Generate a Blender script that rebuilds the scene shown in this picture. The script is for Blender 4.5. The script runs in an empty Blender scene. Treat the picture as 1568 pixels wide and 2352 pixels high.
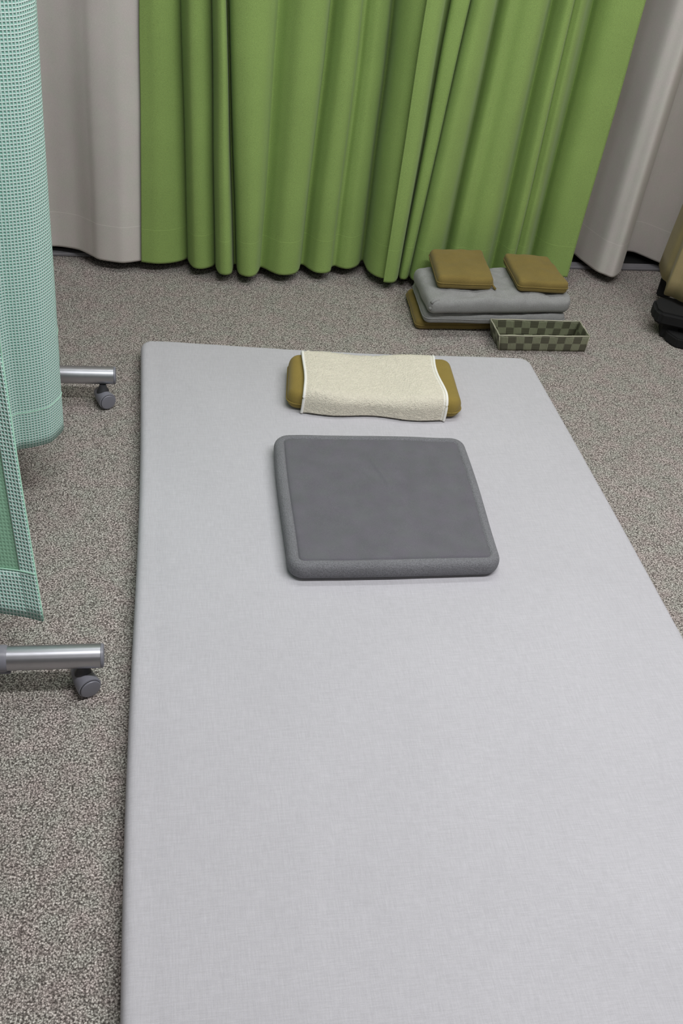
import bpy, bmesh, math, random
from mathutils import Vector, Matrix, noise
random.seed(4)
SC = bpy.context.scene
COL = SC.collection

# ------------------------------------------------------------------ camera
FPX, CX, CY, CH = 2327.0, 784.0, 1176.0, 1.35
AX = Vector((0.98247766, -0.00386562, 0.18634028))   # room x in (image right, image down, view) terms
AY = Vector((-0.14646504, -0.63431073, 0.759077))
AZ = Vector((0.11526334, -0.77306853, -0.6237623))
right = Vector((AX.x, AY.x, AZ.x)); down = Vector((AX.y, AY.y, AZ.y)); fwd = Vector((AX.z, AY.z, AZ.z))
cam_d = bpy.data.cameras.new('camera'); cam = bpy.data.objects.new('camera', cam_d); COL.objects.link(cam)
R = Matrix((right, -down, -fwd)).transposed()
cam.matrix_world = Matrix.Translation((0, 0, CH)) @ R.to_4x4()
cam_d.sensor_fit = 'VERTICAL'; cam_d.sensor_height = 24.0; cam_d.sensor_width = 16.0
cam_d.lens = FPX / 2352.0 * 24.0
cam_d.clip_start = 0.02
SC.camera = cam

# ------------------------------------------------------------------ world, lamps, exposure
w = bpy.data.worlds.new('room_air'); SC.world = w; w.use_nodes = True
w.node_tree.nodes['Background'].inputs[0].default_value = (0.9, 0.95, 1, 1)
w.node_tree.nodes['Background'].inputs[1].default_value = 0.25
def area(name, loc, sx, sy, power, col=(0.985, 0.99, 1.0)):
    d = bpy.data.lights.new(name, 'AREA'); d.shape = 'RECTANGLE'; d.size = sx; d.size_y = sy; d.energy = power; d.color = col
    o = bpy.data.objects.new(name, d); COL.objects.link(o); o.location = loc
    return o
area('ceiling_lamp_front', (1.05, 0.85, 2.42), 2.4, 0.18, 66)
area('ceiling_lamp_back', (1.0, 2.3, 2.42), 2.4, 0.16, 22)
area('ceiling_lamp_rear', (0.9, -1.2, 2.42), 2.4, 0.16, 15)
vs = SC.view_settings
vs.view_transform = 'Standard'; vs.look = 'None'; vs.gamma = 1.0; vs.use_curve_mapping = False
vs.exposure = -0.27

# ------------------------------------------------------------------ pixel helpers (photo 1568x2352)
def ray(px, py):
    v = Vector((px - CX, py - CY, FPX))
    return Vector((v.dot(AX), v.dot(AY), v.dot(AZ)))
def P(px, py, z=0.0):
    r = ray(px, py); t = (z - CH) / r.z
    return Vector((r.x * t, r.y * t, z))

def srgb(r, g, b):
    def c(v):
        v /= 255.0
        return v / 12.92 if v <= 0.04045 else ((v + 0.055) / 1.055) ** 2.4
    return (c(r), c(g), c(b), 1.0)

# ------------------------------------------------------------------ materials
class NT:
    def __init__(s, name):
        s.m = bpy.data.materials.new(name); s.m.use_nodes = True
        s.t = s.m.node_tree; s.b = s.t.nodes['Principled BSDF']
    def n(s, typ, **kw):
        nd = s.t.nodes.new(typ)
        for k, v in kw.items(): setattr(nd, k, v)
        return nd
    def l(s, a, b): s.t.links.new(a, b)
    def math(s, op, a, b=None, clamp=False):
        nd = s.n('ShaderNodeMath', operation=op); nd.use_clamp = clamp
        for i, v in enumerate((a, b)):
            if v is None: continue
            if isinstance(v, (int, float)): nd.inputs[i].default_value = v
            else: s.l(v, nd.inputs[i])
        return nd.outputs[0]
    def ramp(s, fac, stops):
        nd = s.n('ShaderNodeValToRGB'); e = nd.color_ramp.elements
        while len(e) < len(stops): e.new(0.5)
        for el, (p, c) in zip(e, stops): el.position = p; el.color = c
        s.l(fac, nd.inputs[0]); return nd.outputs[0]
    def mix(s, fac, a, b, typ='MIX'):
        nd = s.n('ShaderNodeMix', data_type='RGBA', blend_type=typ)
        for i, v in ((0, fac), (6, a), (7, b)):
            if isinstance(v, (int, float)): nd.inputs[i].default_value = v
            elif isinstance(v, tuple): nd.inputs[i].default_value = v
            else: s.l(v, nd.inputs[i])
        return nd.outputs[2]
    def bump(s, h, strength, dist, prev=None):
        nd = s.n('ShaderNodeBump'); nd.inputs['Strength'].default_value = strength; nd.inputs['Distance'].default_value = dist
        s.l(h, nd.inputs['Height'])
        if prev is not None: s.l(prev, nd.inputs['Normal'])
        return nd.outputs[0]
    def noise(s, vec, scale, detail=2.0, rough=0.5):
        nd = s.n('ShaderNodeTexNoise'); nd.inputs['Scale'].default_value = scale
        nd.inputs['Detail'].default_value = detail; nd.inputs['Roughness'].default_value = rough
        s.l(vec, nd.inputs['Vector']); return nd.outputs[0]
    def mapping(s, vec, sc):
        nd = s.n('ShaderNodeMapping'); nd.inputs['Scale'].default_value = sc; s.l(vec, nd.inputs['Vector']); return nd.outputs[0]

def scl(c, k): return (c[0] * k, c[1] * k, c[2] * k, 1)

def plain(name, col, rough=0.6, metal=0.0, var=0.06, scale=40):
    t = NT(name); tc = t.n('ShaderNodeTexCoord').outputs['Object']
    f = t.noise(tc, scale, 3)
    t.l(t.ramp(f, [(0.3, scl(col, 1 - var)), (0.7, scl(col, 1 + var))]), t.b.inputs['Base Color'])
    t.b.inputs['Roughness'].default_value = rough; t.b.inputs['Metallic'].default_value = metal
    return t.m

def cloth(name, col, fine=900, var=0.12, bump=0.3, dist=0.0008, blotch=0.05, blotch_scale=9, streak=None, sheen=0.1, rough=0.95, hem=None, hue=None):
    """woven cloth: fine grain, soft blotches, optional hem stitch line at uv height"""
    t = NT(name); tcn = t.n('ShaderNodeTexCoord'); tc = tcn.outputs['Object']
    f = t.noise(tc, fine, 2, 0.6)
    c = t.ramp(f, [(0.3, scl(col, 1 - var)), (0.7, scl(col, 1 + var))])
    bl = t.noise(tc, blotch_scale, 3)
    c = t.mix(1.0, c, t.ramp(bl, [(0.3, (1 - blotch,) * 3 + (1,)), (0.7, (1 + blotch,) * 3 + (1,))]), 'MULTIPLY')
    if hue:
        hb = t.noise(tc, hue[2], 2)
        c = t.mix(1.0, c, t.ramp(hb, [(0.35, hue[0]), (0.65, hue[1])]), 'MULTIPLY')
    h = f
    if streak:
        for sc in streak:
            sn = t.noise(t.mapping(tc, sc), 1.0, 2)
            c = t.mix(1.0, c, t.ramp(sn, [(0.3, (0.95, 0.95, 0.95, 1)), (0.7, (1.05, 1.05, 1.05, 1))]), 'MULTIPLY')
    nrm = t.bump(h, bump, dist)
    if hem:
        sep = t.n('ShaderNodeSeparateXYZ'); t.l(tcn.outputs['UV'], sep.inputs[0])
        v = sep.outputs[1]
        ln = t.math('LESS_THAN', t.math('ABSOLUTE', t.math('SUBTRACT', v, hem)), 0.0011)
        c = t.mix(t.math('MULTIPLY', ln, 0.5), c, scl(col, 1.35))
        step = t.math('LESS_THAN', v, hem)
        nrm = t.bump(step, 0.9, 0.002, nrm)
    t.l(c, t.b.inputs['Base Color']); t.l(nrm, t.b.inputs['Normal'])
    t.b.inputs['Roughness'].default_value = rough
    t.b.inputs['Sheen Weight'].default_value = sheen
    t.b.inputs['Specular IOR Level'].default_value = 0.2
    return t.m

def carpet_mat():
    t = NT('carpet'); tc = t.n('ShaderNodeTexCoord').outputs['Object']
    vo = t.n('ShaderNodeTexVoronoi'); vo.inputs['Scale'].default_value = 330
    wob = t.noise(tc, 160, 2)
    t.l(tc, vo.inputs['Vector'])
    f2 = t.noise(tc, 310, 3, 0.75)
    loop = t.math('SUBTRACT', 1.0, t.math('MULTIPLY', vo.outputs['Distance'], 1.3), True)
    v = t.math('ADD', t.math('MULTIPLY', f2, 0.75), t.math('MULTIPLY', loop, 0.25))
    c = t.ramp(v, [(0.35, srgb(82, 77, 74)), (0.5, srgb(172, 165, 160)), (0.65, srgb(246, 240, 235))])
    tint = t.n('ShaderNodeMix', data_type='RGBA', blend_type='MULTIPLY')
    big = t.noise(tc, 22, 3)
    c = t.mix(1.0, c, t.ramp(big, [(0.35, (1.03, 0.97, 0.97, 1)), (0.65, (0.97, 1.01, 0.97, 1))]), 'MULTIPLY')
    t.l(c, t.b.inputs['Base Color'])
    h = t.math('ADD', t.math('MULTIPLY', loop, 0.5), t.math('MULTIPLY', wob, 0.6))
    t.l(t.bump(h, 0.9, 0.004), t.b.inputs['Normal'])
    t.b.inputs['Roughness'].default_value = 1.0; t.b.inputs['Specular IOR Level'].default_value = 0.1
    return t.m

def waffle_mat(name, col_hi, col_lo, strength, pitch=0.0058, mixw=0.8):
    t = NT(name); uv = t.n('ShaderNodeTexCoord').outputs['UV']
    sep = t.n('ShaderNodeSeparateXYZ'); t.l(uv, sep.inputs[0])
    def rid(o):
        s = t.math('SINE', t.math('MULTIPLY', o, math.pi / pitch))
        return t.math('POWER', t.math('ABSOLUTE', s), 3.0)
    ru, rv = rid(sep.outputs[0]), rid(sep.outputs[1])
    g = t.math('MAXIMUM', ru, t.math('MULTIPLY', rv, 0.95))
    c = t.mix(t.math('MULTIPLY', g, mixw), col_lo, col_hi)  # ridge-top highlights and shaded cells painted into the colour
    t.l(c, t.b.inputs['Base Color'])
    t.l(t.bump(g, strength, 0.0022), t.b.inputs['Normal'])
    t.b.inputs['Roughness'].default_value = 0.8; t.b.inputs['Specular IOR Level'].default_value = 0.3
    return t.m

def weave_mat():
    """flat woven straps in a checker: each cell runs across or along, with fine ribs"""
    t = NT('woven_strap'); uv = t.n('ShaderNodeTexCoord').outputs['UV']
    sep = t.n('ShaderNodeSeparateXYZ'); t.l(uv, sep.inputs[0]); u, v = sep.outputs[0], sep.outputs[1]
    cu, cv = 0.0244, 0.0245
    iu = t.math('FLOOR', t.math('DIVIDE', u, cu)); iv = t.math('FLOOR', t.math('DIVIDE', v, cv))
    par = t.math('ABSOLUTE', t.math('SUBTRACT', t.math('MODULO', t.math('ADD', iu, iv), 2.0), 0.0))
    par = t.math('GREATER_THAN', par, 0.5)
    rib_u = t.math('ABSOLUTE', t.math('SINE', t.math('MULTIPLY', u, math.pi / 0.0042)))
    rib_v = t.math('ABSOLUTE', t.math('SINE', t.math('MULTIPLY', v, math.pi / 0.006)))
    a = t.ramp(rib_u, [(0.55, srgb(116, 120, 96)), (0.95, srgb(176, 180, 152))])
    b = t.ramp(rib_v, [(0.3, srgb(92, 92, 76)), (0.9, srgb(104, 104, 86))])
    c = t.mix(par, b, a)
    eu = t.math('ABSOLUTE', t.math('SUBTRACT', t.math('FRACT', t.math('DIVIDE', u, cu)), 0.5))
    ev = t.math('ABSOLUTE', t.math('SUBTRACT', t.math('FRACT', t.math('DIVIDE', v, cv)), 0.5))
    gap = t.math('GREATER_THAN', t.math('MAXIMUM', eu, ev), 0.475)
    c = t.mix(t.math('MULTIPLY', gap, 0.5), c, srgb(150, 152, 128))
    t.l(c, t.b.inputs['Base Color'])
    h = t.math('SUBTRACT', t.math('MULTIPLY', par, 0.7), gap)
    t.l(t.bump(h, 0.5, 0.0012), t.b.inputs['Normal'])
    t.b.inputs['Roughness'].default_value = 0.65
    return t.m

M = {}
M['carpet'] = carpet_mat()
M['green'] = cloth('green_curtain_cloth', srgb(143, 169, 96), fine=700, var=0.2, bump=0.25, hem=0.1, blotch=0.04)
M['beige'] = cloth('beige_curtain_cloth', srgb(206, 201, 196), fine=700, var=0.08, bump=0.15, hem=0.105, blotch=0.03, hue=((1.02, 0.99, 1.0, 1), (0.99, 1.01, 0.98, 1), 25))
M['khaki'] = cloth('khaki_cloth', srgb(160, 145, 106), fine=700, var=0.1, blotch=0.08)
M['mattress'] = cloth('mattress_sheet', srgb(189, 187, 192), fine=600, var=0.035, bump=0.15, blotch=0.02, blotch_scale=5, streak=[(700, 40, 40), (40, 700, 40)], sheen=0.05)
M['charcoal'] = cloth('charcoal_fleece', srgb(103, 102, 107), fine=900, var=0.14, bump=0.4, blotch=0.06, blotch_scale=22, sheen=0.1, hue=((1.02, 0.99, 1.03, 1), (0.98, 1.01, 0.98, 1), 30))
M['terry_grey'] = cloth('grey_terry', srgb(120, 120, 124), fine=420, var=0.25, bump=0.9, dist=0.002, blotch=0.05)
M['olive'] = cloth('tan_pillow_cloth', srgb(140, 121, 62), fine=700, var=0.1, bump=0.3, blotch=0.06, blotch_scale=16)
M['olive_b'] = cloth('tan_cushion_cloth', srgb(126, 109, 60), fine=600, var=0.12, bump=0.35, blotch=0.06, blotch_scale=20)
M['grey_pad'] = cloth('grey_blanket_cloth', srgb(144, 144, 143), fine=500, var=0.16, bump=0.5, dist=0.001, blotch=0.06, blotch_scale=20)
M['towel'] = cloth('cream_terry', srgb(224, 217, 200), fine=330, var=0.09, bump=1.0, dist=0.003, blotch=0.03, blotch_scale=60)
M['towel_hem'] = cloth('white_towel_hem', srgb(240, 238, 232), fine=700, var=0.03)
M['mint'] = waffle_mat('mint_waffle', srgb(236, 252, 247), srgb(126, 184, 168), 0.9)
M['mint_back'] = waffle_mat('mint_reverse', srgb(150, 192, 164), srgb(136, 180, 152), 0.3, mixw=0.5)
M['mint_hem'] = plain('mint_seam', srgb(176, 222, 198), 0.85)
M['metal'] = plain('brushed_aluminium', srgb(192, 192, 198), 0.36, 1.0, 0.03, 60)
M['plastic'] = plain('grey_plastic', srgb(128, 128, 137), 0.38, 0.0, 0.02)
M['plastic_dark'] = plain('dark_grey_plastic', srgb(60, 60, 64), 0.5)
M['black'] = plain('black_plastic', srgb(7, 7, 8), 0.9)
M['blackcloth'] = plain('black_cloth', srgb(17, 17, 19), 0.95)
M['sill'] = plain('sill_grey', srgb(128, 126, 130), 0.5)
M['wall'] = plain('wall_paint', srgb(160, 158, 155), 0.9, 0, 0.02, 6)
M['ceiling'] = plain('ceiling_tile', srgb(205, 204, 202), 0.95, 0, 0.03, 60)
M['frame'] = plain('shade_black_frame', srgb(10, 10, 11), 0.8)  # near-black: shadow of the window recess put into the frame colour
M['glass'] = plain('night_glass', srgb(5, 5, 7), 0.06)
M['weave'] = weave_mat()
M['rim'] = plain('basket_rim', srgb(168, 166, 146), 0.5, 0, 0.08)

# ------------------------------------------------------------------ mesh helpers
def link_mesh(name, verts, faces, mat, parent=None, uvs=None, smooth=True, solid=None, mat2=None):
    off = parent_loc(parent)
    me = bpy.data.meshes.new(name)
    me.from_pydata([tuple(Vector(v) - off) for v in verts], [], faces)
    me.materials.append(mat)
    if mat2: me.materials.append(mat2)
    if uvs:
        ul = me.uv_layers.new(name='UVMap')
        for lp in me.loops: ul.data[lp.index].uv = uvs[lp.vertex_index]
    if smooth:
        for p in me.polygons: p.use_smooth = True
    me.update()
    o = bpy.data.objects.new(name, me); COL.objects.link(o)
    if parent: o.parent = parent
    if solid:
        md = o.modifiers.new('thickness', 'SOLIDIFY'); md.thickness = solid[0]; md.offset = solid[1]
        if mat2: md.material_offset = 1; md.material_offset_rim = 0
    return o
def parent_loc(p):
    v = Vector((0, 0, 0))
    while p is not None: v += p.location; p = p.parent
    return v
def tag(o, label, cat, group=None):
    o['label'] = label; o['category'] = cat
    if group: o['group'] = group
    return o
def thing(name, label, cat, loc, group=None):
    o = bpy.data.objects.new(name, None); COL.objects.link(o); o.location = loc; o.empty_display_size = 0.05
    return tag(o, label, cat, group)
def recentre(o, loc):
    """give a single-mesh thing its origin at its base"""
    loc = Vector(loc); o.data.transform(Matrix.Translation(-loc)); o.location = loc; return o
def struct(o): o['kind'] = 'structure'; return o

def box(name, lo, hi, mat, parent=None, bevel=0.0, rot=0.0, pivot=None):
    bm = bmesh.new(); bmesh.ops.create_cube(bm, size=1.0)
    lo, hi = Vector(lo), Vector(hi)
    for v in bm.verts: v.co = Vector([lo[i] + (v.co[i] + 0.5) * (hi[i] - lo[i]) for i in range(3)])
    if bevel: bmesh.ops.bevel(bm, geom=bm.edges[:], offset=bevel, segments=3, affect='EDGES')
    if rot:
        pv = Vector(pivot) if pivot else (lo + hi) / 2
        bmesh.ops.rotate(bm, verts=bm.verts, cent=pv, matrix=Matrix.Rotation(rot, 3, 'Z'))
    off = parent_loc(parent)
    for v in bm.verts: v.co -= off
    me = bpy.data.meshes.new(name); bm.to_mesh(me); bm.free(); me.materials.append(mat)
    o = bpy.data.objects.new(name, me); COL.objects.link(o)
    if parent: o.parent = parent
    return o

def lathe(name, origin, axis, prof, mat, parent=None, seg=48):
    """revolve (distance along axis, radius) profile; closed with caps where radius is 0"""
    axis = Vector(axis).normalized(); origin = Vector(origin)
    s = Vector((0, 0, 1)) if abs(axis.z) < 0.9 else Vector((1, 0, 0))
    e1 = axis.cross(s).normalized(); e2 = axis.cross(e1)
    V, F = [], []
    for d, r in prof:
        for k in range(seg):
            a = 2 * math.pi * k / seg
            V.append(origin + axis * d + (e1 * math.cos(a) + e2 * math.sin(a)) * max(r, 1e-5))
    for i in range(len(prof) - 1):
        for k in range(seg):
            a, b = i * seg + k, i * seg + (k + 1) % seg
            F.append((a, b, b + seg, a + seg))
    F.append(tuple(range(seg))[::-1]); F.append(tuple((len(prof) - 1) * seg + k for k in range(seg)))
    o = link_mesh(name, V, F, mat, parent)
    md = o.modifiers.new('crisp', 'EDGE_SPLIT'); md.split_angle = math.radians(40)
    return o

def tube(name, pts, r, mat, parent=None, seg=10):
    V, F = [], []; n = len(pts); pts = [Vector(p) for p in pts]
    for i, p in enumerate(pts):
        d = (pts[min(i + 1, n - 1)] - pts[max(i - 1, 0)]).normalized()
        s = Vector((0, 0, 1)) if abs(d.z) < 0.95 else Vector((1, 0, 0))
        e1 = d.cross(s).normalized(); e2 = d.cross(e1)
        for k in range(seg):
            a = 2 * math.pi * k / seg
            V.append(p + (e1 * math.cos(a) + e2 * math.sin(a)) * r)
    for i in range(n - 1):
        for k in range(seg):
            a, b = i * seg + k, i * seg + (k + 1) % seg
            F.append((a, a + seg, b + seg, b))
    F.append(tuple(range(seg))); F.append(tuple((n - 1) * seg + k for k in range(seg))[::-1])
    return link_mesh(name, V, F, mat, parent)

def catmull(pts, per=8):
    out = []
    n = len(pts)
    for i in range(n - 1):
        p0 = pts[max(i - 1, 0)]; p1 = pts[i]; p2 = pts[i + 1]; p3 = pts[min(i + 2, n - 1)]
        # centripetal-ish: chord scaled tangents
        d1 = (p2 - p1).length
        m1 = (p2 - p0) / max((p2 - p1).length + (p1 - p0).length, 1e-6) * d1 if i > 0 else (p2 - p1)
        m2 = (p3 - p1) / max((p3 - p2).length + (p2 - p1).length, 1e-6) * d1 if i < n - 2 else (p2 - p1)
        for k in range(per):
            t = k / per; t2 = t * t; t3 = t2 * t
            out.append(p1 * (2 * t3 - 3 * t2 + 1) + m1 * (t3 - 2 * t2 + t) + p2 * (-2 * t3 + 3 * t2) + m2 * (t3 - t2))
    out.append(pts[-1]); return out

def bil(q, u, v):
    return q[0] * (1 - u) * (1 - v) + q[1] * u * (1 - v) + q[2] * u * v + q[3] * (1 - u) * v

def ss(a, b, x):
    t = max(0.0, min(1.0, (x - a) / (b - a))); return t * t * (3 - 2 * t)

class Soft:
    """stuffed rectangular body: quad = floor outline BL, BR, TR, TL in the room, superelliptic edge roll"""
    def __init__(s, quad, z0, t, rc, re, n=2.4, puff=0.0, groove=None, hf=None, of=None, step=0.008, inner=None, zf=None):
        q = [Vector((p[0], p[1], 0)) for p in quad]
        a = ((q[1] - q[0]).length + (q[2] - q[3]).length) / 4; b = ((q[3] - q[0]).length + (q[2] - q[1]).length) / 4
        s.q, s.a, s.b = q, a, b
        nx, ny, nc = max(6, int(2 * a / step)), max(6, int(2 * b / step)), 8
        def ring(d):
            r = max(rc - d, 0.002); A, B = a - d - r, b - d - r; pts = []
            for cx, cy, a0, (sx, sy, ns) in ((A, -B, -90, (0, 1, ny)), (A, B, 0, (-1, 0, nx)), (-A, B, 90, (0, -1, ny)), (-A, -B, 180, (1, 0, nx))):
                for k in range(nc + 1):
                    an = math.radians(a0 + 90 * k / nc); pts.append((cx + r * math.cos(an), cy + r * math.sin(an)))
                L = 2 * (B if sx == 0 else A)
                for k in range(1, ns):
                    an = math.radians(a0 + 90); x, y = cx + r * math.cos(an), cy + r * math.sin(an)
                    pts.append((x + sx * L * k / ns, y + sy * L * k / ns))
            return pts
        ds = [re * (1 - math.cos(math.pi / 2 * i / 9)) for i in range(10)]
        if groove: ds = sorted(ds + [groove - 0.004, groove - 0.002, groove, groove + 0.002, groove + 0.004])
        rings = [(d, ring(d)) for d in ds]
        dl, last = rings[-1]
        m = inner or max(6, int(min(a, b) / step))
        for i in range(1, m):
            k = 1 - i / m; rings.append((dl + (1 - k) * (min(a, b) - dl), [(x * k, y * k) for x, y in last]))
        s.rings = rings; s.N = len(last); s.z0 = z0
        def f(d):
            k = min(d / re, 1.0); return (1 - (1 - k) ** n) ** (1 / n)
        def place(x, y, z):
            if of: x, y = of(x, y)
            p = bil(q, x / (2 * a) + 0.5, y / (2 * b) + 0.5); p.z = z + (zf(p.x, p.y) if zf else 0); return p
        s.f, s.place = f, place
        def top(d, x, y):
            z = z0 + t / 2 + t / 2 * f(d)
            if groove: z -= 0.003 * math.exp(-((d - groove) / 0.0022) ** 2)
            if puff: z += puff * max(0, 1 - (x / a) ** 2) * max(0, 1 - (y / b) ** 2)
            if hf: z += hf(x, y) * f(d)
            return z
        s.top = top
        s.tv = [[place(x, y, top(d, x, y)) for x, y in pts] for d, pts in rings] + [[place(0, 0, top(min(a, b), 0, 0))]]
        s.bv = [[place(x, y, z0 + t / 2 - t / 2 * f(d)) for x, y in pts] for d, pts in rings] + [[place(0, 0, z0)]]
        s.uv = [[(x, y) for x, y in pts] for d, pts in rings] + [[(0, 0)]]
    def strip(s, rows, lo, hi, flip=False):
        V, F, U = [], [], []; N = s.N; base = []
        for i in range(lo, hi + 1):
            base.append(len(V)); V += rows[i]; U += s.uv[i]
        for j in range(hi - lo):
            a0, b0 = base[j], base[j + 1]; single = len(rows[lo + j + 1]) == 1
            for k in range(N):
                k2 = (k + 1) % N
                fc = (a0 + k, a0 + k2, b0) if single else (a0 + k, a0 + k2, b0 + k2, b0 + k)
                F.append(fc[::-1] if flip else fc)
        return V, F, U
    def full(s, split=None):
        """(V,F,U) of the body; with split, (outer body, top panel)"""
        L = len(s.rings)
        hi = split if split is not None else L
        V, F, U = s.strip(s.tv, 0, hi)
        V2, F2, U2 = s.strip(s.bv, 0, L, True)
        N = s.N; n0 = len(V)
        mp = {i: i for i in range(N)}
        idx = lambda i: i if i < N else n0 + i - N
        F += [tuple(idx(i) for i in f) for f in F2]; V = V + V2[N:]; U = U + U2[N:]
        if split is None: return V, F, U
        return (V, F, U), s.strip(s.tv, split, L)

def nz(x, y, s, seed=0.0): return noise.noise(Vector((x * s + seed, y * s - seed * 1.7, seed)))

# ------------------------------------------------------------------ room shell
WS = 0.0387                                         # the window wall runs slightly off square
def wy(x): return 2.812 + (x + 0.235) * WS
floor = struct(box('floor', (-2.2, -2.6, -0.04), (3.6, 3.4, 0.0), M['carpet']))
struct(box('ceiling', (-2.2, -2.6, 2.5), (3.6, 3.4, 2.54), M['ceiling']))
struct(box('wall_left', (-2.24, -2.6, 0), (-2.2, 3.4, 2.5), M['wall']))
struct(box('wall_right', (3.6, -2.6, 0), (3.64, 3.4, 2.5), M['wall']))
struct(box('wall_front', (-2.2, -2.64, 0), (3.6, -2.6, 2.5), M['wall']))
ang = math.atan(WS); pv = (-0.235, 2.812, 0)
struct(box('wall_back', (-2.4, 2.812 + 0.22, 0), (4.0, 2.812 + 0.26, 2.5), M['wall'], rot=ang, pivot=pv))
def bar(name, y0, y1, z0, z1, mat, x0=-1.9, x1=3.7, bev=0.002, parent=None):
    return box(name, (x0, 2.812 + y0, z0), (x1, 2.812 + y1, z1), mat, parent, bev, ang, pv)
struct(bar('trim_1', 0.0, 0.034, 0, 0.011, M['sill'], bev=0.003))
win = bpy.data.objects.new('window_1', None); COL.objects.link(win); struct(win); win.location = (0.6, wy(0.6) + 0.08, 0)
fr = bar('shaded_frame', 0.034, 0.14, 0.0, 0.008, M['frame'], parent=win)  # flat black strip standing in for the recess shadow behind the sill
bar('shaded_frame', 0.14, 0.20, 0.0, 0.05, M['frame'], parent=win)
bar('window_track', 0.155, 0.165, 0.05, 0.058, M['frame'], parent=win)
bar('pane', 0.18, 0.19, 0.05, 2.1, M['glass'], parent=win, bev=0)
struct(bar('trim_2', -0.2, 0.13, 2.37, 2.5, M['wall']))       # curtain box on the ceiling

# ------------------------------------------------------------------ curtains
HZ = 0.032
def curtain(name, hem_px, mat, label, shifts=None, ztop=2.37, per=7, hz=HZ, lead=None, tail=None, group=None, wob=0.004, flat=0.0):
    pts = [P(x, y, hz) if not isinstance(x, Vector) else x for x, y in hem_px]
    path = catmull(pts, per)
    keyx = None
    if shifts:
        keyx = [(P(a, 612, hz).x, s) for a, s in shifts]
    def sh(x):
        if not keyx: return 0
        if x <= keyx[0][0]: return keyx[0][1]
        for (x0, s0), (x1, s1) in zip(keyx, keyx[1:]):
            if x <= x1: return s0 + (s1 - s0) * ss(x0, x1, x)
        return keyx[-1][1]
    L = [0.0]
    for a, b in zip(path, path[1:]): L.append(L[-1] + (b - a).length)
    zs = [hz, hz + 0.006, hz + 0.02] + [hz + 0.04 + i * 0.06 for i in range(13)] + [1.0 + i * (ztop - 1.0) / 6 for i in range(7)]
    V, U, F = [], [], []
    n = len(path)
    for j, z in enumerate(zs):
        k = min((z - hz) / 0.72, 1.25)
        for i, p in enumerate(path):
            wv = wob * nz(L[i] * 4, z * 3.0, 1.0, 3.1) * min(1, (z - hz) * 5)
            lin = path[0].y + (path[-1].y - path[0].y) * L[i] / L[-1] - 0.02
            ff = flat * ss(0, 1, k)
            V.append(Vector((p.x + sh(p.x) / 800.0 * k + wv, p.y * (1 - ff) + lin * ff + wv * 0.8, z)))
            U.append((L[i], z - hz))
    for j in range(len(zs) - 1):
        for i in range(n - 1):
            a = j * n + i; F.append((a, a + 1, a + n + 1, a + n))
    o = link_mesh(name, V, F, mat, None, U, True, (0.0022, 1.0))
    recentre(o, (path[n // 2].x, path[n // 2].y, 0))
    return tag(o, label, 'curtain', group or 'curtains along the window wall')

# light grey curtain, left
curtain('curtain', [(-260, 566), (-210, 588), (-150, 596), (-90, 580), (-30, 560), (30, 566), (70, 572), (100, 567), (126, 565), (155, 568), (184, 574), (212, 587), (228, 595), (262, 601), (285, 603), (323, 598), (345, 592)],
        M['beige'], 'light grey-beige curtain behind the mint screen, left of the green curtains', flat=0.6)
# green, left panel
gl = [(325, 601), (340, 603), (360, 605), (385, 604), (405, 601), (422, 596), (433, 588), (434, 583), (432, 592), (438, 606), (448, 615), (462, 617), (478, 614), (489, 609), (494, 602), (494, 592), (495, 600), (498, 616), (506, 628), (518, 631), (529, 628),
      (533, 618), (536, 606), (543, 606), (546, 619), (553, 630), (570, 635), (584, 632), (592, 622), (597, 613), (606, 615), (620, 622), (640, 630), (660, 631), (677, 627), (685, 618), (689, 607), (697, 608), (710, 617), (725, 625), (743, 627), (756, 623),
      (760, 613), (768, 610), (780, 614), (795, 617), (808, 615), (820, 609), (827, 599), (833, 597), (838, 606), (846, 621), (860, 632), (876, 638), (888, 638), (900, 630), (914, 622)]
curtain('curtain', gl, M['green'], 'green curtain hanging full of narrow folds, left of the overlap seam',
        shifts=[(325, 0), (435, -25), (497, -28), (547, -45), (600, 0), (686, 9), (760, 0), (833, -9), (880, 0)])
gr = [(880, 647), (890, 648.5), (903, 648), (910, 641), (913, 630), (915, 622), (917, 633), (921, 640), (930, 641), (936, 634), (938, 622), (941, 634), (949, 643), (962, 648), (980, 646), (996, 640), (1007, 626), (1014, 622), (1022, 632), (1032, 638), (1050, 639), (1072, 645), (1094, 646),
      (1108, 640), (1116, 628), (1126, 622), (1140, 633), (1155, 643), (1166, 643), (1172, 632), (1178, 634), (1188, 637), (1197, 632), (1205, 616), (1214, 608), (1225, 618), (1245, 629), (1270, 634), (1302, 636)]
curtain('curtain', gr, M['green'], 'green curtain whose hem ends behind the cushion stack, right of the overlap seam',
        shifts=[(880, 0), (903, 5), (916, 32), (944, 24), (1010, 12), (1060, 8), (1182, -5), (1303, 5)])
# light grey curtain, right
curtain('curtain', [(1270, 588), (1290, 575), (1303, 573), (1315, 580), (1334, 596), (1355, 612), (1372, 624), (1387, 630), (1404, 636), (1416, 631), (1424, 621), (1424, 600), (1428, 584), (1439, 577), (1455, 579), (1471, 585), (1497, 596), (1516, 604), (1545, 618), (1590, 634), (1620, 620), (1660, 606), (1720, 618), (1760, 640), (1800, 636)],
        M['beige'], 'light grey curtain right of the green curtains, hem lifted over a dark gap')

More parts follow.
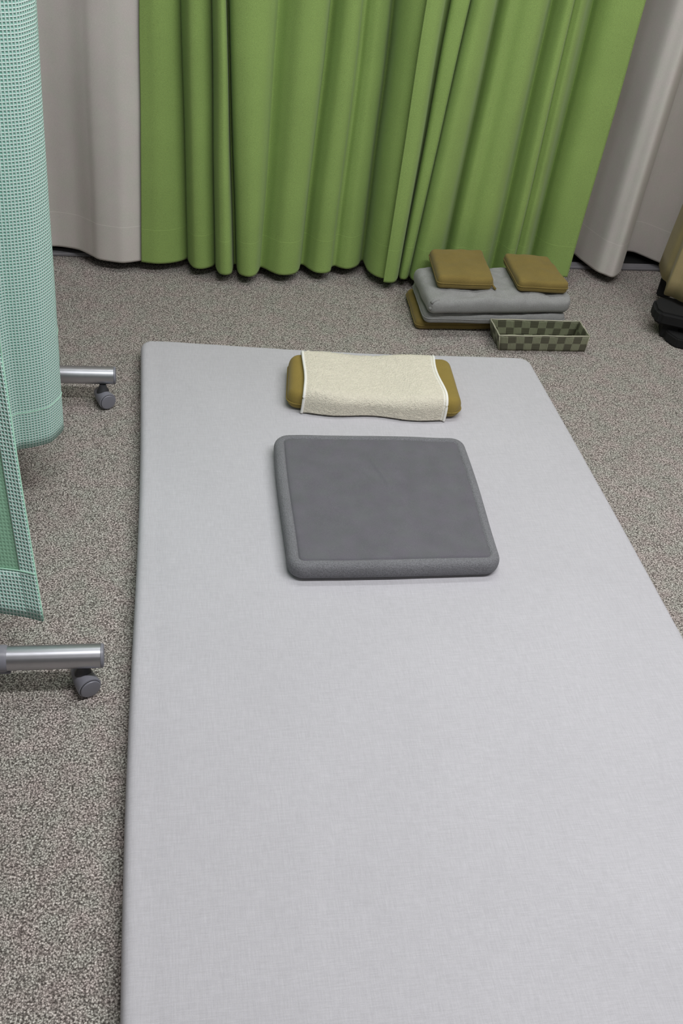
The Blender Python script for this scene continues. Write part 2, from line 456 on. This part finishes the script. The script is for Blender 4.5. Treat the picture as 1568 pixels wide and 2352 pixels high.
# ------------------------------------------------------------------ mattress
mq = [(-0.041, 0.29), (1.0, 0.27), (0.9955, 2.236), (-0.0165, 2.278)]
def mh(x, y):
    h = 0.0016 * nz(x, y, 3.2, 2) + 0.0006 * nz(x * 2.2, y, 7, 5)
    h += 0.0012 * math.exp(-((x + 0.2 - 0.12 * y) / 0.02) ** 2) * ss(0.2, -0.6, y)      # long soft crease near the front left
    h -= 0.0014 * math.exp(-((x + 0.475) / 0.006) ** 2)                                       # seam along the long edge
    return h
def mo(x, y):
    # edges wander a little; back corners are slightly pulled in
    y2 = y - 0.012 * ss(0.8, 1.0, y / 0.985) * (1 - math.cos((x + 0.52) * 6.0)) * 0.5
    x2 = x + 0.004 * math.sin(y * 4.1) * (1 if x < 0 else 0.4)
    return x2, y2
ms = Soft(mq, 0.002, 0.043, 0.035, 0.017, n=2.6, hf=mh, of=mo, step=0.012)
V, F, U = ms.full()
mat_o = link_mesh('mattress', V, F, M['mattress'], None, U)
recentre(mat_o, (0.48, 1.26, 0)); tag(mat_o, 'long thin floor mattress in a pale grey sheet lying on the carpet', 'mattress')
MT = 0.045

# ------------------------------------------------------------------ charcoal seat cushion on the mattress
zc = MT + 0.036
cq = [P(660, 1306, zc), P(1160, 1296, zc), P(1062, 1003, zc), P(629, 995, zc)]
cq[0].x -= 0.0; 
root = thing('seat_cushion', 'flat square charcoal grey seat cushion lying in the middle of the mattress', 'cushion', ((cq[0] + cq[2]) / 2).xy.to_3d() + Vector((0, 0, MT)))
def ch(x, y):
    h = 0.0022 * nz(x, y, 6, 9) + 0.0012 * nz(x, y, 14, 2)
    for (x0, y0, x1, y1, wd, am) in ((-0.02, 0.15, 0.03, -0.02, 0.005, 0.0026), (-0.06, 0.12, -0.01, 0.02, 0.005, -0.0012), (0.13, 0.16, 0.19, 0.0, 0.006, -0.0014), (-0.12, 0.1, -0.1, -0.02, 0.008, 0.001)):
        dx, dy = x1 - x0, y1 - y0; L2 = dx * dx + dy * dy; t = max(0, min(1, ((x - x0) * dx + (y - y0) * dy) / L2))
        d = math.hypot(x - x0 - t * dx, y - y0 - t * dy); h += am * math.exp(-(d / wd) ** 2) * math.sin(math.pi * min(max(t, 0.02), 0.98))
    return h
def co(x, y):
    return x + 0.0025 * math.sin(y * 11 + 0.6) * (x / 0.2), y + 0.003 * math.cos(x * 9) * (1 if y > 0 else -0.5)
cs = Soft(cq, MT + 0.0022, 0.036, 0.032, 0.016, n=2.5, puff=0.003, groove=0.021, hf=ch, of=co, step=0.006)
gi = min(range(len(cs.rings)), key=lambda i: abs(cs.rings[i][0] - 0.021) if i < 15 else 9)
body, panel = cs.full(gi)
link_mesh('boxing_band', *body[:2], M['terry_grey'], root, body[2])
link_mesh('top_panel', *panel[:2], M['charcoal'], root, panel[2])

# ------------------------------------------------------------------ head pillow and towel
zt = MT + 0.046
pq = [P(660, 906, zt), P(1066, 930, zt), P(1033, 822, zt), P(664, 813, zt)]
def pillow_lift(x, y): return 0.011 * (ss(0.0, 0.13, abs(x + 0.01)) - 0.6) + 0.004 * nz(x, y, 9, 3)
pc = (pq[0] + pq[2]) / 2
root = thing('head_pillow', 'low tan pillow under the cream towel at the far end of the mattress', 'pillow', (pc.x, pc.y, MT))
ps = Soft(pq, MT + 0.0015, 0.046, 0.028, 0.022, n=2.4, hf=pillow_lift, step=0.006)
V, F, U = ps.full()
link_mesh('pillow_cover', V, F, M['olive'], root, U)
sm = [ps.place(x * 1.004, y * 1.004, MT + 0.021) for x, y in ps.rings[0][1]]
tube('seam_piping', sm + [sm[0]], 0.0016, M['olive'], root, 6)
# towel: draped over the pillow, tucked to the sheet in front and behind
def towel_mesh():
    A, B = ps.a, ps.b
    xl0, xr0 = -A + 0.036, A - 0.047
    nx, V, U, F = 150, [], [], []
    # cross profile over the pillow: (y on the pillow, inset d, outward y, outward z, hang height)
    prof = []
    T = 0.0075
    for k in range(9): prof.append((-B, 0.0, -1.0, 0.0, 0.003 + 0.019 * k / 9))
    for k in range(0, 14):
        a_ = math.pi / 2 * k / 13; d = 0.022 * (1 - math.cos(a_)); prof.append((-B + d, d, -math.cos(a_), math.sin(a_), None))
    for k in range(1, 90):
        y = -B + 0.022 + (2 * B - 0.044) * k / 90; prof.append((y, B - abs(y), 0.0, 1.0, None))
    for k in range(13, -1, -1):
        a_ = math.pi / 2 * k / 13; d = 0.022 * (1 - math.cos(a_)); prof.append((B - d, d, math.cos(a_), math.sin(a_), None))
    for k in range(8, -1, -1): prof.append((B, 0.0, 1.0, 0.0, 0.003 + 0.019 * k / 9))
    n = len(prof); acc = 0
    for j, (y, d, ny, nz_, hang) in enumerate(prof):
        if j: acc += max(abs(y - prof[j - 1][0]), 0.0022)
        kk = j / (n - 1)
        xl = xl0 + 0.004 * math.sin(kk * 5) ; xr = xr0 + 0.005 * math.sin(kk * 6 + 1)
        for i in range(nx + 1):
            x = xl + (xr - xl) * i / nx
            z = MT + hang if hang is not None else ps.top(d, x, y) + T * nz_
            wav = 0.005 * math.cos((x + 0.005) * 33) * (1 - ss(0.0, 0.09, y + B)) - 0.003 * math.sin(x * 16) * ss(0, 0.12, y)
            yy = y + T * ny * 1.1 + (wav if y < 0 else wav)
            if y < 0: yy -= 0.003 * (1 - ss(0, 0.05, y + B))
            p = ps.place(x, yy, z)
            edge = min(1, min(i, nx - i) / 5)
            fz = (0.0022 * noise.noise(Vector((x * 240, yy * 240, z * 240))) + 0.0012 * noise.noise(Vector((x * 520, yy * 520, z * 520))) + 0.0018 * nz(x, yy, 40, 8)) * edge
            p.z += abs(fz) * 1.0 + (0.0018 * edge); p.y += abs(fz) * ny
            V.append(p); U.append((x, acc))
    for j in range(n - 1):
        for i in range(nx):
            a = j * (nx + 1) + i; F.append((a, a + 1, a + nx + 2, a + nx + 1))
    left = [V[j * (nx + 1)].copy() for j in range(0, n, 1)]; rightp = [V[j * (nx + 1) + nx].copy() for j in range(0, n, 1)]
    return V, F, U, left, rightp
V, F, U, le, ri = towel_mesh()
root = thing('towel', 'cream terry towel with white edging draped over the tan head pillow', 'towel', (pc.x, pc.y, MT))
link_mesh('terry_cloth', V, F, M['towel'], root, U, True, (0.003, -1))
tube('edge_hem', le, 0.0034, M['towel_hem'], root, 8)
tube('edge_hem', ri, 0.0034, M['towel_hem'], root, 8)
tube('edge_stitch', [p + Vector((-0.007, 0, 0.0015)) for p in ri], 0.0012, M['towel_hem'], root, 6)

# ------------------------------------------------------------------ stack of cushions by the curtain
def cushion(name, quad, z0, t, mat, label, rc=0.016, re=0.015, n=2.6, puff=0.003, seed=1.0, amp=0.003, piping=True, cat='cushion', ears=0.0, zf=None, part='cover', group=None):
    c = sum((Vector((p[0], p[1], 0)) for p in quad), Vector()) / 4
    root = thing(name, label, cat, (c.x, c.y, z0), group)
    def hf(x, y): return amp * nz(x, y, 16, seed) + amp * 0.5 * nz(x, y, 38, seed + 4) - (0.0022 * max(0, 1 - abs(nz(x * 0.6, y, 22, seed + 9)) * 9) if cat == 'pad' else 0)
    def of(x, y):
        k = 1 + 0.03 * nz(x * 1.0, y * 1.0, 14, seed + 2)
        return x * k, y * k
    s = Soft(quad, z0, t, rc, re, n=n, puff=puff, hf=hf, of=of, step=0.005, zf=zf)
    V, F, U = s.full(); link_mesh(part, V, F, mat, root, U)
    if piping:
        sm = [s.place(x * 1.004, y * 1.004, z0 + t * 0.5) for x, y in s.rings[0][1]]
        tube('seam', sm + [sm[0]], 0.0016, mat, root, 6)
    return root, s
cushion('floor_cushion', [(0.729, 2.440), (1.14, 2.462), (1.15, 2.645), (0.741, 2.64)], 0.0, 0.032, M['olive_b'],
        'tan flat floor cushion at the bottom of the stack, on the carpet', seed=2, rc=0.02)
cushion('folded_pad', [(0.744, 2.415), (1.163, 2.43), (1.168, 2.64), (0.752, 2.625)], 0.034, 0.033, M['grey_pad'],
        'lower of the two grey folded pads in the stack', seed=5, amp=0.005, cat='pad', group='grey folded pads in the stack', rc=0.02, puff=0, part='cover')
r2, s2 = cushion('folded_pad', [(0.745, 2.397), (1.168, 2.432), (1.178, 2.635), (0.742, 2.607)], 0.0695, 0.049, M['grey_pad'],
        'thicker upper grey folded pad carrying the two small tan pillows', seed=7, amp=0.008, cat='pad', group='grey folded pads in the stack', rc=0.024, re=0.024, piping=False)
# gathered corner of the upper pad
gx, gy = 0.752, 2.405
for k, (dx, dz) in enumerate(((0.0, 0.012), (0.005, 0.02), (0.003, 0.03))):
    tube('gathered_pleat', [(gx + dx - 0.003, gy - 0.001, 0.075 + dz), (gx + dx + 0.006, gy + 0.003, 0.081 + dz), (gx + dx + 0.02, gy + 0.006, 0.079 + dz)], 0.0048, M['grey_pad'], r2, 8)
ZP = 0.1225
zq = 0.155
cushion('small_pillow', [P(1007, 640, zq), P(1136, 645, zq), P(1108, 575, zq), P(986, 573, zq)], ZP, 0.038, M['olive_b'],
        'small tan pillow with a pinched corner, left one on top of the grey pad', seed=11, cat='pillow', rc=0.014, group='small tan pillows on the stack')
zq = 0.150
cushion('small_pillow', [P(1193, 651, zq), P(1309, 656, zq), P(1257, 591, zq), P(1156, 582, zq)], ZP, 0.033, M['olive_b'],
        'small tan pillow on the right end of the grey pad', seed=15, cat='pillow', rc=0.014, re=0.012, n=3.0, group='small tan pillows on the stack')
# pinched thread corner on the left one
lp = [o for o in COL.objects if o.name.startswith('small_pillow') and o.parent is None][0]
c0 = P(1136, 655, 0.135)
tube('corner_tuft', [c0 + Vector((-0.02, 0.01, 0.004)), c0 + Vector((-0.008, 0.002, 0.0)), c0 + Vector((0.003, -0.006, -0.010))], 0.0035, M['olive_b'], lp, 8)

# ------------------------------------------------------------------ woven basket
def basket():
    H = 0.056
    rt = [P(1147, 771, H), P(1354, 773, H), P(1331, 738.5, H), P(1126.5, 733, H)]
    c = sum(rt, Vector()) / 4
    bt = [P(1146, 804, 0.001), P(1341, 807, 0.001), None, None]
    dx = (rt[3] - rt[0]); 
    bt[2] = bt[1] + dx * 0.94; bt[3] = bt[0] + dx * 0.94
    for v in bt: v.z = 0.001
    root = thing('basket', 'low rectangular woven strap basket in grey-green, right of the stack', 'basket', (c.x, c.y, 0))
    def wall(name, a0, a1, b0, b1):
        L = (b1 - b0).length; V, F, U = [], [], []; nx, nzz = 28, 8
        nrm = (b1 - b0).cross(Vector((0, 0, 1))).normalized()
        for j in range(nzz + 1):
            for i in range(nx + 1):
                u, v = i / nx, j / nzz
                p = (a0.lerp(a1, u)).lerp(b0.lerp(b1, u), v)
                cu = math.sin(u * L / 0.0185 * math.pi) * (1 if int(v * 2) % 2 == 0 else -1) * 0.0006
                V.append(p + nrm * cu); U.append((u * L, v * 0.049))
        for j in range(nzz):
            for i in range(nx):
                a = j * (nx + 1) + i; F.append((a, a + 1, a + nx + 2, a + nx + 1))
        link_mesh(name, V, F, M['weave'], root, U, True, (0.0022, 0))
    wall('side_panel', bt[0], bt[1], rt[0], rt[1]); wall('end_panel', bt[1], bt[2], rt[1], rt[2])
    wall('side_panel', bt[2], bt[3], rt[2], rt[3]); wall('end_panel', bt[3], bt[0], rt[3], rt[0])
    up = Vector((0, 0, 0.002))
    dxl = (bt[1] - bt[0]).length; dyl = (bt[3] - bt[0]).length
    link_mesh('bottom', [v + up for v in bt], [(0, 1, 2, 3)], M['weave'], root, [(0, 0), (dxl, 0), (dxl, dyl), (0, dyl)], False, (0.002, 0))
    loop = []
    for i in range(4):
        a, b = rt[i], rt[(i + 1) % 4]
        for k in range(12):
            q = a.lerp(b, k / 12); q.z += 0.0006 * math.sin(k * 1.3 + i); loop.append(q)
    tube('rim', loop + [loop[0]], 0.0019, M['rim'], root, 8)
    for i in (0, 1, 2, 3): tube('corner_binding', [bt[i], rt[i]], 0.0016, M['rim'], root, 8)
basket()

# ------------------------------------------------------------------ partition stand with casters
YN, YF = 1.185, 2.06
XP, ZT, RT = -0.262, 0.0695, 0.0205
stand = thing('partition_stand', 'aluminium partition stand on grey casters beside the left edge of the mattress', 'partition', (XP, (YN + YF) / 2, 0))
def caster(cx, cy, ax):
    a = Vector((ax[0], ax[1], 0)).normalized(); c = Vector((cx, cy, 0.0205))
    hood = lathe('caster', c, a, [(-0.056, 0.004), (-0.0545, 0.009), (-0.050, 0.0125), (-0.040, 0.0155), (-0.024, 0.0186), (-0.004, 0.0204), (-0.001, 0.0200), (0.0, 0.0185)], M['plastic'], stand, 48)
    lathe('wheel_gap', c, a, [(-0.0005, 0.0178), (0.0008, 0.0178)], M['black'], hood)
    lathe('wheel_cap', c, a, [(0.0003, 0.0172), (0.0022, 0.0176), (0.0034, 0.0168), (0.0040, 0.014), (0.0043, 0.006), (0.0044, 0.0)], M['plastic'], hood)
    m = c - a * 0.026
    lathe('stem', Vector((m.x - 0.000, m.y, 0.030)), (0, 0, 1), [(0, 0.0145), (0.008, 0.0135), (0.014, 0.010), (0.022, 0.0075)], M['plastic_dark'], hood, 32)
def foot(y, cpx):
    x0, x1 = XP - 0.187, -0.080
    f = lathe('foot_tube', (x0, y, ZT), (1, 0, 0), [(0, RT), (x1 - x0, RT)], M['metal'], stand, 64)
    for xe, s in ((x1, 1), (x0, -1)):
        lathe('end_cap', (xe, y, ZT), (s, 0, 0), [(-0.0002, RT - 0.0008), (0.0005, RT + 0.0001), (0.004, RT - 0.0004), (0.0052, RT - 0.003), (0.0056, RT - 0.009), (0.0057, 0)], M['plastic'], f, 48)
    lathe('post_collar', (XP - 0.034, y, ZT), (1, 0, 0), [(0, RT + 0.0006), (0.002, RT + 0.002), (0.064, RT + 0.002), (0.066, RT + 0.0012), (0.068, RT + 0.0006)], M['plastic'], f, 48)
    box('collar_clip', (XP + 0.012, y - 0.012, ZT - RT - 0.0048), (XP + 0.038, y + 0.012, ZT - RT - 0.0008), M['plastic'], f, 0.001)
    cc = P(*cpx, 0.0205)
    caster(cc.x, cc.y, (0.45, -0.89))
    caster(x0 + 0.03, cc.y + 0.006, (-0.5, -0.8))
    lathe('post', (XP, y, ZT + 0.015), (0, 0, 1), [(0, 0.0125), (1.70, 0.0125)], M['metal'], stand, 32)
foot(YN, (207, 1581)); foot(YF, (248, 923))
rl = lathe('top_rail', (XP, YN - 0.02, 1.79), (0, 1, 0), [(0, 0.0125), (YF - YN + 0.04, 0.0125)], M['metal'], stand, 32)

# ------------------------------------------------------------------ mint waffle curtain on the stand
def mint():
    hz = 0.15
    V3 = lambda x, y: Vector((x, y, hz))
    pts = [V3(-0.285, 2.10), V3(-0.235, 2.065), V3(-0.203, 2.02), V3(-0.191, 1.975), V3(-0.197, 1.93), V3(-0.235, 1.875), V3(-0.235, 1.825), V3(-0.195, 1.782), P(145, 979, hz), P(144, 988, hz), P(137, 997, hz), P(118, 1014, hz), P(99, 1021, hz), P(71, 1027.5, hz),
           P(43, 1032.5, hz), V3(-0.285, 1.61), V3(-0.325, 1.56), V3(-0.345, 1.48), V3(-0.335, 1.40), V3(-0.31, 1.32), V3(-0.285, 1.262), P(-15, 1402, hz), P(0, 1405, hz), P(30, 1410, hz), P(65, 1416, hz), P(100, 1425, hz)]
    path = catmull(pts, 10); n = len(path)
    L = [0.0]
    for a, b in zip(path, path[1:]): L.append(L[-1] + (b - a).length)
    tot = L[-1]
    zs = [hz + i * 0.02 for i in range(32)] + [0.80 + i * (1.77 - 0.80) / 12 for i in range(13)]
    def pos(i, z):
        k = tot - L[i]; wn = 1 - ss(0.0, 0.34, k)
        p = path[i]
        h = min((z - hz) / 0.40, 1.0); h = h * (1.15 - 0.15 * h)
        dx, dy = -0.048 * h * wn, 0.165 * h * wn
        dx += 0.003 * nz(L[i] * 5, z * 2.5, 1, 4) * min(1, (z - hz) * 4)
        return Vector((p.x + dx, p.y + dy, z))
    V, U, F = [], [], []
    for z in zs:
        for i in range(n):
            V.append(pos(i, z)); U.append((L[i], z))
    for j in range(len(zs) - 1):
        for i in range(n - 1):
            a = j * n + i; F.append((a, a + 1, a + n + 1, a + n))
    root = thing('screen_curtain', 'mint green waffle weave curtain hanging from the partition stand on the left', 'curtain', (-0.25, 1.6, 0))
    link_mesh('curtain_cloth', V, F, M['mint_back'], root, U, True, (0.0016, 0), M['mint'])
    # hems: folded over onto the reverse along the side edge and the bottom, with a stitched seam
    def strip(name, sel, off):
        V, U, F = [], [], []; rows = sel
        for r in rows:
            for (i, z) in r:
                p = pos(i, z); q = pos(max(i - 1, 0), z); t = (p - q).normalized() if i else (pos(1, z) - p).normalized()
                nn = Vector((t.y, -t.x, 0)); V.append(p + nn * off); U.append((L[i], z))
        c = len(rows[0])
        for j in range(len(rows) - 1):
            for k in range(c - 1):
                a = j * c + k; F.append((a, a + 1, a + c + 1, a + c))
        return V, F, U
    return root, pos, L, path, zs, strip, tot
root, pos, ML, mpath, mzs, mstrip, mtot = mint()
n = len(mpath)
i_side = max(i for i in range(n) if mtot - ML[i] > 0.024)
REV = -1
for off in (0.0026,):
    Vv, Ff, Uu = mstrip('side_hem', [[(i, z) for i in range(i_side, n)] for z in mzs], off)
    link_mesh('side_hem', Vv, Ff, M['mint'], root, Uu, True, (0.0012, 0))
    i_b = max(i for i in range(n) if mtot - ML[i] > 0.30)
    Vv, Ff, Uu = mstrip('bottom_hem', [[(i, z) for i in range(i_b, i_side + 1)] for z in (0.15, 0.165, 0.18, 0.195, 0.21, 0.222)], off)
    link_mesh('bottom_hem', Vv, Ff, M['mint'], root, Uu, True, (0.0012, 0))
def off_pt(i, z, off):
    p = pos(i, z); q = pos(max(i - 1, 0), z); t = (p - q).normalized(); return p + Vector((t.y, -t.x, 0)) * off
tube('hem_stitch', [off_pt(i, 0.222, 0.003) for i in range(i_b, n)], 0.0013, M['mint_hem'], root, 6)
tube('hem_stitch', [off_pt(n - 1, z, 0.0005) for z in mzs], 0.0013, M['mint_hem'], root, 6)
i_e = min(i for i in range(n) if mpath[i].y < 1.80)
i_f = min(i for i in range(n) if mpath[i].y < 1.58)
tube('hem_stitch', [off_pt(i, 0.232, -0.0006) for i in range(1, i_f)], 0.0011, M['mint_hem'], root, 6)

# ------------------------------------------------------------------ covered stand at the right edge
def covered():
    base = P(1568, 735, 0.03)
    root = thing('floor_stand', 'black footed stand under khaki cloth at the right edge', 'stand', (base.x, base.y, 0))
    def poly(name, px, z0, z1, mat, par, bev=0.006, zr=None):
        bm = bmesh.new(); off = parent_loc(par)
        vs_ = [bm.verts.new(P(x, y, z1 if zr is None else zr) - off) for x, y in px]
        for v in vs_: v.co.z = z1 - off.z
        f = bm.faces.new(vs_)
        r = bmesh.ops.extrude_face_region(bm, geom=[f])
        for v in r['geom']:
            if isinstance(v, bmesh.types.BMVert): v.co.z = z0 - off.z
        bmesh.ops.recalc_face_normals(bm, faces=bm.faces)
        if bev: bmesh.ops.bevel(bm, geom=bm.edges[:], offset=bev, segments=3, affect='EDGES')
        me = bpy.data.meshes.new(name); bm.to_mesh(me); bm.free(); me.materials.append(mat)
        o = bpy.data.objects.new(name, me); COL.objects.link(o); o.parent = par
        return o
    # rounded foot cover
    poly('foot_cover', [(1500, 690), (1508, 683), (1530, 679), (1640, 705), (1700, 740), (1690, 765), (1600, 736), (1520, 718), (1506, 708)], 0.045, 0.085, M['black'], root, 0.008)
    poly('foot_block', [(1522, 716), (1559, 722), (1559, 752), (1524, 742)], 0.0, 0.045, M['black'], root, 0.002)
    poly('foot_bar', [(1524, 744), (1545, 744), (1600, 757), (1720, 790), (1720, 812), (1620, 792), (1555, 778), (1532, 762)], 0.0, 0.03, M['black'], root, 0.004)
    poly('upright', [(1500, 692), (1522, 700), (1545, 694), (1530, 684), (1504, 682)], 0.02, 0.14, M['blackcloth'], root, 0.004, 0.0)
    # khaki cloth hanging over it
    hz = 0.10
    px = [(1522, 598), (1514, 606), (1515, 618), (1521, 640), (1530, 648), (1528, 662), (1525, 676), (1532, 679), (1545, 683), (1562, 692), (1580, 698), (1600, 692), (1618, 704), (1640, 712), (1665, 706), (1700, 720)]
    pts = [P(x, y, hz) for x, y in px]; path = catmull(pts, 6); n = len(path)
    L = [0.0]
    for a, b in zip(path, path[1:]): L.append(L[-1] + (b - a).length)
    zs = [hz + i * 0.05 for i in range(25)]
    V, U, F = [], [], []
    for z in zs:
        k = (z - hz)
        for i, p in enumerate(path):
            wv = 0.012 * nz(L[i] * 6, z * 4, 1, 8) * min(1, k * 4)
            V.append(Vector((p.x + 0.14 * min(k, 0.6) * 0.35 + wv, p.y + wv, z))); U.append((L[i], z))
    for j in range(len(zs) - 1):
        for i in range(n - 1):
            a = j * n + i; F.append((a, a + 1, a + n + 1, a + n))
    o = link_mesh('cover_cloth', V, F, M['khaki'], None, U, True, (0.002, 0))
    recentre(o, (path[n // 2].x, path[n // 2].y, 0)); tag(o, 'khaki cloth hanging in loose folds at the right edge above the black stand', 'cloth')
    # frame the cloth hangs from, above the view
    top = zs[-1]
    tube('cross_bar', [(pts[0].x + 0.02, pts[0].y + 0.0, top - 0.004), (pts[-1].x + 0.02, pts[-1].y, top - 0.004)], 0.010, M['black'], root, 12)
covered()
